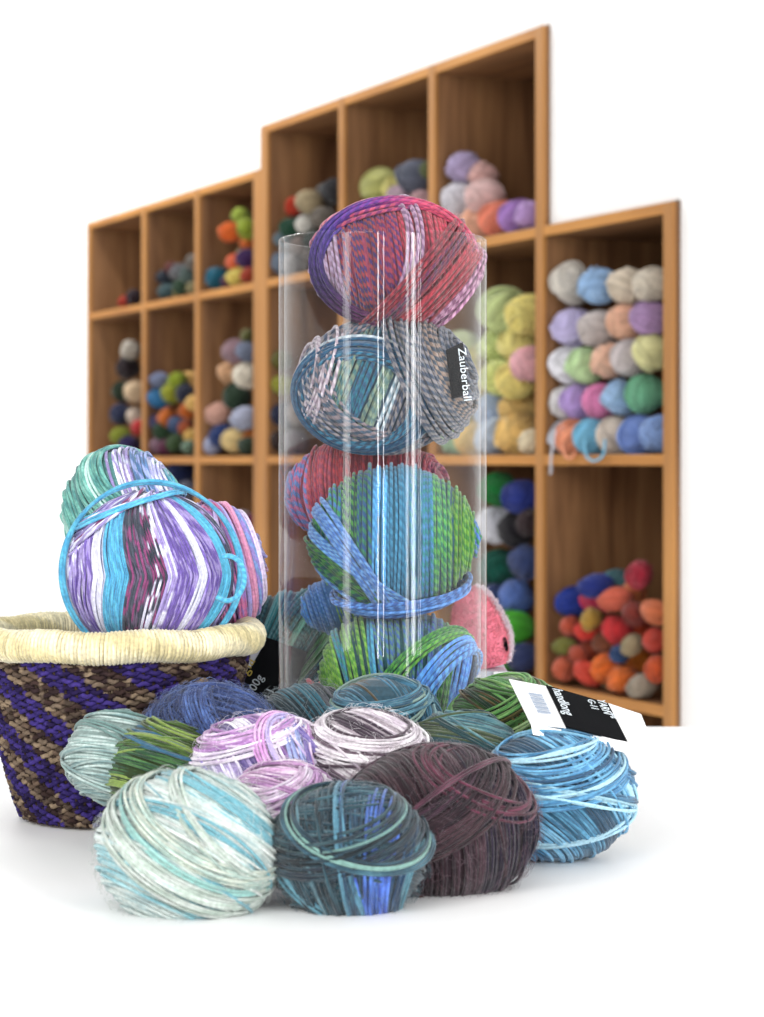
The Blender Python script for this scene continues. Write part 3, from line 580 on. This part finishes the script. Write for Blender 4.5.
for (x, y, hw, hh, Yy, cc, lab) in [(150, 708, 46, 60, 1.47, '7c78a8', 'violet sock yarn ball low inside the basket, under the striped ball'),
                                    (60, 700, 42, 62, 1.50, '649c98', 'teal sock yarn ball low inside the basket on the left'),
                                    (130, 690, 36, 60, 1.55, '5c84a8', 'blue sock yarn ball low inside the basket at the back')]:
    ball(x, y, hw, hh, Yy, .030, [dict(n1=(.7, 0, .5), a1=-88, a2=88, r=.0018, seg=48, stripes=[(1, cc, None), (1, cc, WH)])], lab, cc, BG)

# ---------------------------------------------------------------- things behind the cylinder
hk = ball(292, 642, 46, 52, 1.72, .034, [
    dict(n1=(1, 0, -.2), n2=(.55, 0, -.85), a1=-88, a2=88, r=.0017, stripes=[(1, '3c6c78', '2f5864'), (.6, '3c9098', None), (1, '4c8484', '346468'), (.5, '5c8c64', None), (1, '2f6068', '44808c')]),
    dict(n1=(.9, -.3, -.5), a1=-10, a2=35, r=.0017, lift=1.5, stripes=[(1, '4c8c94', '3c747c'), (.5, '6ca898', None), (1, '2c5c60', '3f7c80')])],
    'dark teal yarn ball behind the cylinder, right of the basket', '2c4c54')
ball(292, 727, 40, 33, 1.72, .030, [dict(n1=(.3, 0, 1), a1=-88, a2=88, r=.0018, seg=48, stripes=[(1, '34505c', None)])], 'slate yarn ball under the dark teal one behind the cylinder', '34505c')
rb = ball(313, 724, 34, 42, 1.652, .018, [dict(n1=(.3, 0, 1), a1=-88, a2=88, r=.0016, stripes=[(1, 'c83c50', 'a82c40'), (1, 'd84c5c', None)])], 'small red yarn ball just behind the foot of the cylinder', 'a02c3c')
BC = empty('black_label_card', at(268, 668, 1.60)); tag(BC, 'black printed yarn label card with gold and white lettering beside the basket', 'label')
cq = [at(258, 634, 1.635), at(308, 652, 1.655), at(288, 712, 1.63), at(232, 694, 1.61)]
cp = sheet('printed_card', cq, BLK, BC, .0008)
w1 = sheet('pale_edge', [at(252, 638, 1.634), at(266, 640, 1.634), at(250, 668, 1.618), at(241, 664, 1.618)], GREYC, BC, .0008)
def ctext(px0, px1, size, body, mat, Yy=1.606):
    P = at(*px0, Yy); X = at(*px1, Yy)-P; text_mesh(body, size, mat, cp, frame(P-BC.location, X, Vector((0, -1, 0)).cross(X)))
ctext((238, 690), (262, 650), .012, 'Regia', GOLD); ctext((252, 697), (274, 660), .009, '100g', INK); ctext((272, 700), (276, 690), .010, 'U', INK)
# pink plush on a grey box
BXo = empty('grey_box', at(478, 700, 1.76)); tag(BXo, 'small pale grey cardboard box under the pink plush toy', 'box')
gx0, gx1 = at(452, 0, 1.76).x-BXo.location.x, at(506, 0, 1.76).x-BXo.location.x; gz1 = at(0, 668, 1.76).z-BXo.location.z
box_obj('carton', [(gx0, gx1, -.03, .03, TABLE-BXo.location.z, gz1)], GREYC, BXo, .001)
box_obj('box_flap', [(gx1-.012, gx1+.003, -.033, -.031, TABLE+.04-BXo.location.z, gz1)], WHT, BXo, 0)
PK = lin('f4889c'); pz = at(486, 667, 1.76); PT = empty('plush_toy', pz); PT.rotation_euler = (0, -.2, 0); tag(PT, 'pink fuzzy plush toy with a small black eye, behind the cylinder', 'plush toy')
YP = Yarn(); prof = []
for k in range(17):
    s_ = k/16; zz = .068*s_; rad = .0215*math.sqrt(max(0, 1-s_**2.1))*(.80+.42*math.sin(min(1, s_*2.2)*math.pi/2)*(1-.55*s_)); prof.append((max(rad, .0006), zz))
lathe('plush_body', [(.0005, 0)]+prof+[(.0004, .0685)], simple('pink_plush', 'f4879c', .95), PT, 48, close=False, sy=.75)
def prad(z): 
    zz = [q[1] for q in prof]; return float(np.interp(z, zz, [q[0] for q in prof]))
for i in range(5200):
    zz = RNG.uniform(.001, .067); a = RNG.uniform(0, 2*math.pi); R = prad(zz)
    d = np.array([math.cos(a), math.sin(a)*.75, .35]); d = unit(d); q = np.array([R*math.cos(a), R*math.sin(a)*.75, zz])
    P = np.stack([q, q+d*.0016+RNG.normal(size=3)*.0004, q+d*.0028+RNG.normal(size=3)*.0008]); cc = PK*RNG.uniform(.85, 1.15)
    YP.tube(P, np.tile(unit(np.cross(d, [0, 0, 1])), (3, 1)), [.00022, .0002, .00008], np.clip(cc, 0, 1), np.clip(cc, 0, 1), False, 3)
link('pink_fur', YP.mesh('pink_fur'), YM, PT)['kind'] = 'stuff'
YQ = Yarn()
for i in range(2600):
    zz = .067*RNG.random()**.8; a = RNG.normal()*.10+.10; R = prad(zz)+.0005
    q = np.array([R*math.cos(a), -R*abs(math.sin(a))*.75, zz]); d = unit([1, -.1, .4])
    P = np.stack([q, q+d*.0018+RNG.normal(size=3)*.0006, q+d*.0034+RNG.normal(size=3)*.001]); cc = lin('f6e6ee')
    YQ.tube(P, np.tile([0, 1., 0], (3, 1)), [.00028, .00024, .0001], cc, cc, False, 3)
fr = link('white_fur_trim', YQ.mesh('white_fur_trim'), YM, PT); fr['kind'] = 'stuff'; fr['label'] = 'white fur trim along the side'
ez = .0165; er = prad(ez); ea = math.radians(-38)
eye = lathe('eye', [(.0003, -.006), (.0012, -.005), (.0018, 0), (.0012, .005), (.0003, .006)], BLK, PT, 16, loc=((er+.002)*math.cos(ea), (er+.002)*math.sin(ea)*.75, ez), close=False); eye['label'] = 'narrow black eye'

# ---------------------------------------------------------------- yarn on the shelves
def proto(kind):
    Yb = Yarn(); ax = np.ones(3); r = .056; Yb.core(ax, (.8, .8, .8), 20, .95)
    w = [.74, .88, 1., 1.1]
    def sp(a=1, b=1): return [(1, (w[i % 4],)*3, (w[(i+1) % 4]*.92,)*3) for i in range(7)]
    kw = dict(r=r, seg=28, K=5, dens=1.7, wob=.03, jit=.12, period=.25)
    def bb(*a, **k): 
        k2 = dict(kw); k2.update(k); band_raw(Yb, ax*.94, *a, **k2)
    if kind == 0: bb((.25, 0, 1), -88, 88, sp()); bb((1, .2, .3), -25, 30, sp(), lift=1); bb((.4, -1, .4), 30, 50, sp(), lift=1.8)
    if kind == 1: bb((1, .2, 0), -88, 88, sp()); bb((.3, .4, 1), -20, 35, sp(), lift=1); bb((-.6, -.6, .5), 10, 40, sp(), lift=1.6)
    if kind == 2: bb((.7, 0, .7), -88, 88, sp()); bb((-.7, .3, .7), -40, 20, sp(), lift=1); bb((.2, -1, -.3), 40, 60, sp(), lift=1.8)
    if kind == 3: bb((.2, 1, .2), -88, 88, sp()); bb((.9, .4, .5), -18, 24, sp(), lift=1)
    return Yb.mesh('yarn_ball_shelf')
lin_ = lin
def band_raw(Y, ax, n1, a1, a2, st, **k):
    global lin
    lin = lambda c: np.array(c, float)
    band(Y, ax, n1, a1, a2, st, **k)
    lin = lin_
PROTO = [proto(i) for i in range(4)]
for p_ in PROTO: p_.materials.append(YO)
placed = {}
PLACES = {}
def bay(key, u0, u1, zf, where, group, entries, tidy=False, dmax=.30):
    """entries: (px, py, diameter px, colour, colour words). Each ball keeps its size and sight line and is pushed into the bay until it clears its neighbours."""
    names = {}
    for e in entries: names.setdefault(e[4], []).append(e)
    got = placed.setdefault(key, [])
    for i, (px, py, dp, colr, nm) in enumerate(entries):
        best = None; el = 1.18 if tidy else 1.0
        cand = [x*.008 for x in range(0, int(dmax/.008))]
        for dd in cand:
            rr0 = dp/2/F*3.8
            u, Y, z = ray_at(px, py, dd+rr0*el); r = dp/2*Y/F; d = dd+r*el
            u, Y, z = ray_at(px, py, d)
            pen = max(0, u0+T+r*.96-u)+max(0, u+r*.96-u1)*1.0
            zc = max(z, zf+ST/2+r*.99)
            for (u2, d2, z2, r2, e2) in got:
                D = math.sqrt((u-u2)**2+((d-d2)/((el+e2)/2))**2+(zc-z2)**2); pen += max(0, .97*(r+r2)-D)
            pen += dd*.02
            if best is None or pen < best[0]: best = (pen, u, d, zc, r)
        _, u, d, z, r = best
        u = min(max(u, u0+T+r+.001), u1-r-.001) if u1-u0-T > 2*r+.002 else (u0+T+u1)/2
        got.append((u, d, z, r, el))
        o = bpy.data.objects.new('yarn_ball', PROTO[(i*3+len(key)+i//3) % 4]); COL.objects.link(o)
        o.location = shelf_world(u, d, z); r_ = r*(1.02 if tidy else .95)
        if tidy: o.scale = (r_, r_*el, r_); o.rotation_euler = (0, RNG.uniform(-3, 3), ANG+RNG.normal()*.08)
        elif key == 'g0': o.scale = (r_*.88, r_*1.3, r_*.88); o.rotation_euler = (RNG.uniform(-.5, .5), RNG.uniform(-3, 3), ANG+RNG.uniform(-1.6, 1.6))
        else: o.scale = (r_*.94, r_*1.16, r_*.94); o.rotation_euler = (RNG.uniform(-.4, .4), RNG.uniform(-3, 3), ANG+RNG.uniform(-1.5, 1.5))
        o.color = (*(lin(colr)*(1-.14*tidy)+.14*tidy), 1)
        same = names[nm]; q = ''
        if len(same) > 1:
            byy = sorted(same, key=lambda s: s[1]); byx = sorted(same, key=lambda s: s[0]); me_ = entries[i]
            if len(same) == 2:
                if abs(same[0][1]-same[1][1]) > 12: q = ', upper one' if byy[0] is me_ else ', lower one'
                else: q = ', left one' if byx[0] is me_ else ', right one'
            else:
                k = byy.index(me_); q = ', '+['topmost', 'second highest', 'third highest', 'fourth highest', 'fifth highest', 'sixth highest'][min(k, 5)] if k < len(byy)-1 else ', lowest'
        tag(o, '%s yarn ball in the %s%s' % (nm, where, q), 'yarn ball', group)
        PLACES[(key, i)] = o
uend = uS-eL
Z1 = CAMZ; Z2 = CAMZ+H; ZB = CAMZ-H
bay('g1', ug, uR, Z1, 'right compartment of the middle row', 'pastel yarn stacked in the right compartment', [
    (555, 438, 34, 'c4c6d0', 'cool grey'), (577, 439, 34, 'f09058', 'tangerine'), (597, 439, 37, '58b4d8', 'cyan'), (619, 437, 37, 'd0bfae', 'beige'), (641, 436, 38, '4c78c8', 'royal blue'), (662, 434, 36, '6c94d0', 'mid blue'),
    (559, 403, 32, 'd8d4d4', 'off-white'), (580, 402, 32, 'b08cd4', 'violet'), (601, 401, 32, 'e070b0', 'hot pink'), (622, 398, 33, '94bce4', 'light blue'), (645, 394, 36, '3ca070', 'emerald green'),
    (564, 366, 36, 'eceaf0', 'bright white'), (588, 366, 35, 'c0e0a0', 'pale lime'), (611, 361, 34, 'eab898', 'peach'), (632, 358, 34, 'c8bcbc', 'warm grey'), (653, 352, 34, 'e0dc98', 'pale yellow'),
    (569, 328, 38, 'c4b8e4', 'lavender'), (600, 328, 35, 'ccc0bc', 'stone grey'), (627, 322, 34, 'e4ac88', 'apricot'), (651, 318, 34, 'a87cb4', 'mauve'),
    (569, 285, 38, 'd2cabe', 'oatmeal'), (600, 286, 36, '90bce8', 'sky blue'), (628, 286, 36, 'd4c4ac', 'sand'), (654, 284, 34, 'd8ccb8', 'cream')], True, .016)
bay('f1', uf, ug, Z1, 'middle row just right of the cylinder', 'pastel yarn stacked right of the cylinder', [
    (519, 437, 40, 'ecc058', 'golden yellow'), (497, 441, 36, 'b8c8dc', 'pale blue-grey'), (476, 441, 34, 'e8c46c', 'amber'), (449, 442, 32, 'a8d0a8', 'mint'), (533, 443, 26, 'e8d8b4', 'ivory'),
    (521, 409, 36, 'ecc460', 'gold'), (498, 411, 38, 'b0c4e0', 'powder blue'), (476, 412, 34, 'ecd088', 'straw'), (451, 413, 30, 'b0d4a8', 'pistachio'),
    (519, 379, 38, 'ecd868', 'lemon'), (501, 378, 36, 'd0d874', 'chartreuse'), (474, 384, 34, 'ecd47c', 'buttercup'),
    (531, 364, 34, 'ecacb4', 'rose pink'), (523, 345, 40, 'ece07c', 'bright lemon'), (502, 348, 38, 'c8d878', 'lime'), (475, 358, 32, 'e8dc8c', 'primrose'), (452, 350, 34, 'ccd4a8', 'pale sage'), (454, 384, 32, 'd8cc9c', 'pale khaki'),
    (530, 314, 40, 'ecdc6c', 'sunny yellow'), (504, 311, 42, 'c0d084', 'soft green')], True, .07)
bay('f0', uf, ug, ZB, 'lower row right of the cylinder', 'dark and green yarn in the lower compartment right of the cylinder', [
    (524, 657, 32, '34406c', 'navy'), (510, 655, 34, '4cac34', 'grass green'), (490, 655, 34, '2c7c5c', 'pine green'), (515, 627, 36, '54b438', 'bright green'), (493, 625, 30, '1c9890', 'turquoise green'),
    (516, 596, 38, '5c78b8', 'cornflower blue'), (496, 597, 30, '34487c', 'indigo'), (526, 561, 36, '3c4c7c', 'slate blue'), (500, 567, 40, '1f6c5c', 'deep teal'),
    (515, 531, 38, '1c1620', 'black'), (530, 523, 30, '3c2c30', 'dark brown'), (495, 525, 42, 'dcdce4', 'white'), (521, 497, 36, '2c3c8c', 'dark blue'), (500, 490, 36, '1f7c3c', 'forest green')], False, .12)
bay('g0', ug, uR, ZB, 'bottom right compartment', 'small red and orange yarn hanks in the bottom right compartment', [
    (563.5, 667, 31, 'd06c4c', 'salmon'), (589, 673, 26, 'd8503c', 'coral red'), (607, 667, 34, 'ec7c30', 'pumpkin orange'), (624, 681, 32, 'ec8038', 'tangerine'), (643, 690, 28, 'a89c8c', 'grey-beige'), (612, 684, 17, 'a89070', 'khaki'),
    (639, 662, 32, 'e88c28', 'amber orange'), (578, 654, 20, 'b04c30', 'rust'), (592, 651, 24, 'b8583c', 'terracotta'), (605, 643, 28, '94583c', 'brown'), (620, 654, 22, '34507c', 'navy'), (564.5, 646, 20, '80803c', 'olive'),
    (577, 639, 20, 'b4605c', 'dusty rose'), (632, 645, 22, 'ac9c7c', 'sand'), (569, 626, 22, 'c85c40', 'burnt orange'), (589, 631, 24, 'e4483c', 'bright red'), (618, 631, 32, 'd43c40', 'scarlet'), (640, 630, 30, 'dc5c30', 'flame orange'),
    (576, 601, 34, '2c44a0', 'royal blue'), (592, 619, 24, 'b89440', 'mustard'), (634, 613, 28, '90382c', 'brick red'), (598, 601, 28, 'c83c60', 'crimson pink'), (596, 586, 30, '2c3c8c', 'dark blue'), (616, 599, 28, 'd87058', 'light coral'),
    (634, 592, 30, 'e08c58', 'peach'), (618, 582, 28, '5c8890', 'grey-teal'), (640, 574, 32, 'b02840', 'dark red'), (658, 668, 30, 'd8602c', 'deep orange'), (656, 640, 30, 'c04838', 'red-brown'), (655, 612, 28, 'd07850', 'copper')], False, .22)
bay('a1', uL, ub, Z1, 'leftmost compartment of the middle row', 'yarn in the leftmost compartment', [
    (130, 446, 22, '34245c', 'purple'), (121, 436, 18, '8c9434', 'lime'), (139, 427, 17, 'b83030', 'red'), (136, 416, 20, 'd8c8b8', 'off-white'), (121, 414, 24, '242c4c', 'navy'),
    (137, 392, 24, 'd8c0a0', 'cream'), (123, 392, 24, '2c3c28', 'dark green'), (128, 368, 24, '2c1c24', 'dark wine'), (131, 350, 20, 'c8c0b4', 'grey-white')])
bay('b1', ub, uc, Z1, 'second compartment of the middle row', 'mixed yarn in the second compartment from the left', [
    (156, 446, 17, '8c6c7c', 'dusty mauve'), (166, 447, 17, '5c2040', 'wine'), (177, 444, 20, '3c5430', 'moss green'), (189, 447, 16, '78907c', 'sage'), (193, 437, 17, 'd8b468', 'yellow'),
    (163, 432, 18, '2f4c30', 'bottle green'), (187, 428, 18, 'b05c34', 'rust'), (178, 425, 18, '44587c', 'slate blue'), (154, 424, 19, '34305c', 'dark purple'), (170, 418, 22, 'c46c24', 'burnt orange'),
    (188, 411, 18, 'bc6420', 'dark orange'), (194, 403, 17, 'e0b86c', 'butterscotch'), (157, 398, 24, '2c6c98', 'blue'), (171, 393, 21, 'a4a830', 'lime'), (185, 394, 21, '242840', 'black-blue'), (178, 380, 18, 'a0b034', 'yellow-green'),
    (190, 381, 23, 'dcb470', 'pale apricot'), (160, 380, 18, '7c84a0', 'grey-lilac')])
bay('c1', uc, uend, Z1, 'third compartment of the middle row', 'pale and dark yarn in the third compartment from the left', [
    (208, 445, 20, 'a8acc4', 'pale lavender'), (222, 437, 26, '243c74', 'navy'), (236, 441, 26, 'e0c890', 'cream-yellow'), (249, 446, 20, '3c4c3c', 'dark green'), (252, 437, 16, 'cc7c3c', 'orange'),
    (245, 418, 26, 'b8bcd0', 'pale grey-blue'), (219, 414, 25, 'd4a898', 'pinkish beige'), (237, 396, 29, '2c4430', 'forest green'), (249, 376, 27, 'e4dccc', 'ivory'), (232, 373, 26, 'dcb088', 'peach'),
    (248, 352, 22, '747c90', 'steel grey'), (235, 351, 25, '9c8088', 'mauve'), (247, 336, 16, '6c6c3c', 'olive')])
bay('d1', uS+eL-T, ue, Z1, 'middle row seen at the left edge of the cylinder', 'yarn seen at the left edge of the cylinder', [
    (276, 440, 26, '34201c', 'dark brown'), (276, 415, 25, '1f2444', 'navy'), (277, 386, 22, '9c9c34', 'lime'), (278, 360, 20, '6c6830', 'olive'), (296, 441, 26, '5c4c54', 'grey-brown'), (298, 414, 26, '8c7c74', 'taupe')], False, .2)
bay('a2', uL, ub, Z2, 'leftmost compartment of the upper row', 'yarn in the upper left compartments', [
    (126, 304, 14, 'b8402c', 'orange-red'), (135, 300, 18, '34202c', 'dark wine')])
bay('b2', ub, uc, Z2, 'second compartment of the upper row', 'grey-green yarn in the upper row', [
    (168, 292, 18, '4c6468', 'grey-teal'), (184, 288, 20, '3c5440', 'dark green'), (194, 289, 14, '9c9470', 'khaki'), (177, 296, 10, 'b0a870', 'dull yellow'), (166, 278, 18, '28303c', 'black-blue'), (181, 273, 20, '7c7c80', 'grey'),
    (190, 275, 18, '5c6c68', 'sage grey'), (194, 262, 17, '7c746c', 'taupe'), (172, 268, 15, '703430', 'red-brown')])
bay('c2', uc, uend, Z2, 'third compartment of the upper row', 'bright yarn in the upper row', [
    (219, 279, 25, '1f6c84', 'teal'), (238, 279, 20, 'd8c468', 'yellow'), (250, 276, 19, 'b44c34', 'brick red'), (229, 286, 14, '5c2c4c', 'plum'), (249, 259, 24, '44245c', 'purple'), (235, 262, 17, 'dc6c44', 'coral'),
    (244, 254, 14, 'dcc8a0', 'cream'), (250, 243, 21, 'e07c38', 'orange'), (247, 228, 22, 'a0b038', 'lime'), (230, 232, 22, 'e47430', 'deep orange'), (241, 216, 20, 'a8b850', 'yellow-green')])
bay('d2', uS+eL-T, ue, Z2, 'upper row left of the pink ball', 'yarn in the fourth compartment of the upper row', [
    (276, 266, 26, '6c7888', 'blue-grey'), (295, 264, 26, '7c7470', 'taupe'), (315, 262, 26, '5c5048', 'brown'), (300, 245, 20, '8c7c74', 'dusty brown'), (317, 240, 24, '4c5450', 'charcoal'), (334, 255, 24, '6c5c54', 'cocoa'), (285, 240, 20, '6c7c84', 'slate'), (335, 232, 24, '54504c', 'dark taupe'), (293, 228, 23, '24503c', 'dark green'), (307, 224, 20, 'dcd8d0', 'white'), (324, 218, 24, '706860', 'warm grey'),
    (295, 207, 22, 'cc4428', 'red-orange'), (310, 202, 26, 'b8a888', 'beige'), (325, 198, 28, '706c68', 'grey'), (336, 190, 26, '3c3c40', 'black')], False, .3)
bay('e2', ue, uf, Z2, 'upper row directly behind the pink ball', 'pastel yarn in the compartment above the cylinder', [
    (366, 246, 30, 'd4c8a8', 'oatmeal'), (392, 242, 32, 'c8b8c0', 'pale lilac'), (417, 238, 32, 'd8b4b8', 'rose'), (380, 215, 34, 'dcd890', 'straw'), (407, 212, 32, 'c8b4c0', 'thistle'), (424, 204, 28, 'd0acb0', 'pale pink'),
    (400, 196, 24, 'ccb4c0', 'pale mauve'), (380, 186, 36, 'c0c07c', 'pale green-yellow'), (393, 190, 26, 'd8d080', 'pale yellow'), (416, 176, 36, '686c7c', 'slate grey'), (430, 170, 20, '6c7450', 'olive')], False, .2)
bay('f2', uf, ug, Z2, 'upper row at the right of the pink ball', 'pastel and bright yarn in the upper right compartment', [
    (461, 231, 34, 'e8b4b4', 'rose pink'), (480, 225, 34, 'f0b490', 'light peach'), (500, 219, 35, 'f07848', 'bright orange'), (519, 217, 33, 'a468c4', 'purple'), (531, 215, 28, 'b88cd0', 'light purple'), (463, 200, 38, 'dcd8e0', 'white'), (486, 196, 34, 'e8c0bc', 'blush'),
    (465, 168, 30, 'a894c0', 'lilac'), (484, 176, 26, 'dca8a0', 'dusty pink')], True, .05)
bay('b0', ub, uc, ZB, 'second compartment of the lower row', 'dark yarn in the lower left compartments', [
    (180, 473, 26, '1f2c5c', 'dark blue'), (189, 490, 20, '6c6c7c', 'grey'), (168, 480, 20, '28345c', 'indigo'), (185, 515, 26, '28304c', 'midnight blue'), (170, 512, 26, '3c3444', 'aubergine'), (186, 545, 26, '34283c', 'dark plum'), (170, 545, 26, '2c3844', 'charcoal'), (186, 578, 28, '34304c', 'dark violet'), (168, 590, 26, '3c4454', 'slate')], False, .2)
bay('c0', uc, uend, ZB, 'third compartment of the lower row', 'pink-grey yarn in the lower row', [
    (243, 519, 20, '9c8c90', 'pale grey'), (251, 524, 20, '7c2c5c', 'magenta'), (240, 545, 24, '6c5060', 'dull mauve'), (251, 550, 22, '5c4050', 'plum'), (245, 575, 26, '54586c', 'slate'), (243, 603, 28, '3c3c50', 'dark grey')], False, .2)
# loose tails
def tail(o, pts, r=.0022):
    Yt = Yarn(); pts = [Vector(p) for p in pts]; base = o.matrix_basis.copy()
    n = 30; P = []
    for i in range(n):
        t = i/(n-1)*(len(pts)-1); k = min(int(t), len(pts)-2); f = t-k
        p0 = pts[max(k-1, 0)]; p1 = pts[k]; p2 = pts[k+1]; p3 = pts[min(k+2, len(pts)-1)]
        P.append(.5*((2*p1)+(p2-p0)*f+(2*p0-5*p1+4*p2-p3)*f*f+(3*p1-p0-3*p2+p3)*f**3))
    P = np.array([list(x) for x in P])
    Yt.tube(P, np.tile([.3, -1., .1], (n, 1)), r, (1, 1, 1), (.85, .85, .85), False, 6, .008)
    me = Yt.mesh('loose_tail'); me.materials.append(YO); t_ = bpy.data.objects.new('loose_tail', me); COL.objects.link(t_)
    t_.parent = o; t_.matrix_parent_inverse = base.inverted(); t_.color = o.color
def sp(px, py, d=-.012):
    u, Y, z = ray_at(px, py, d); return shelf_world(u, d, z)
tail(PLACES[('g1', 0)], [sp(556, 430, .0), sp(553, 445, -.008), sp(551, 460, -.010), sp(551, 471, -.010), sp(550, 474, -.010)])
tail(PLACES[('g1', 2)], [sp(585, 440, -.002), sp(586, 455, -.008), sp(594, 461, -.010), sp(603, 455, -.008), sp(605, 440, -.002)])
tail(PLACES[('g1', 1)], [sp(563, 445, -.002), sp(565, 456, -.008), sp(571, 458, -.008), sp(576, 453, -.004)])
tail(PLACES[('g0', 18)], [sp(566, 596, .09), sp(557, 597, .07), sp(553, 604, .06), sp(548, 617, .05), sp(549, 621, .05)])
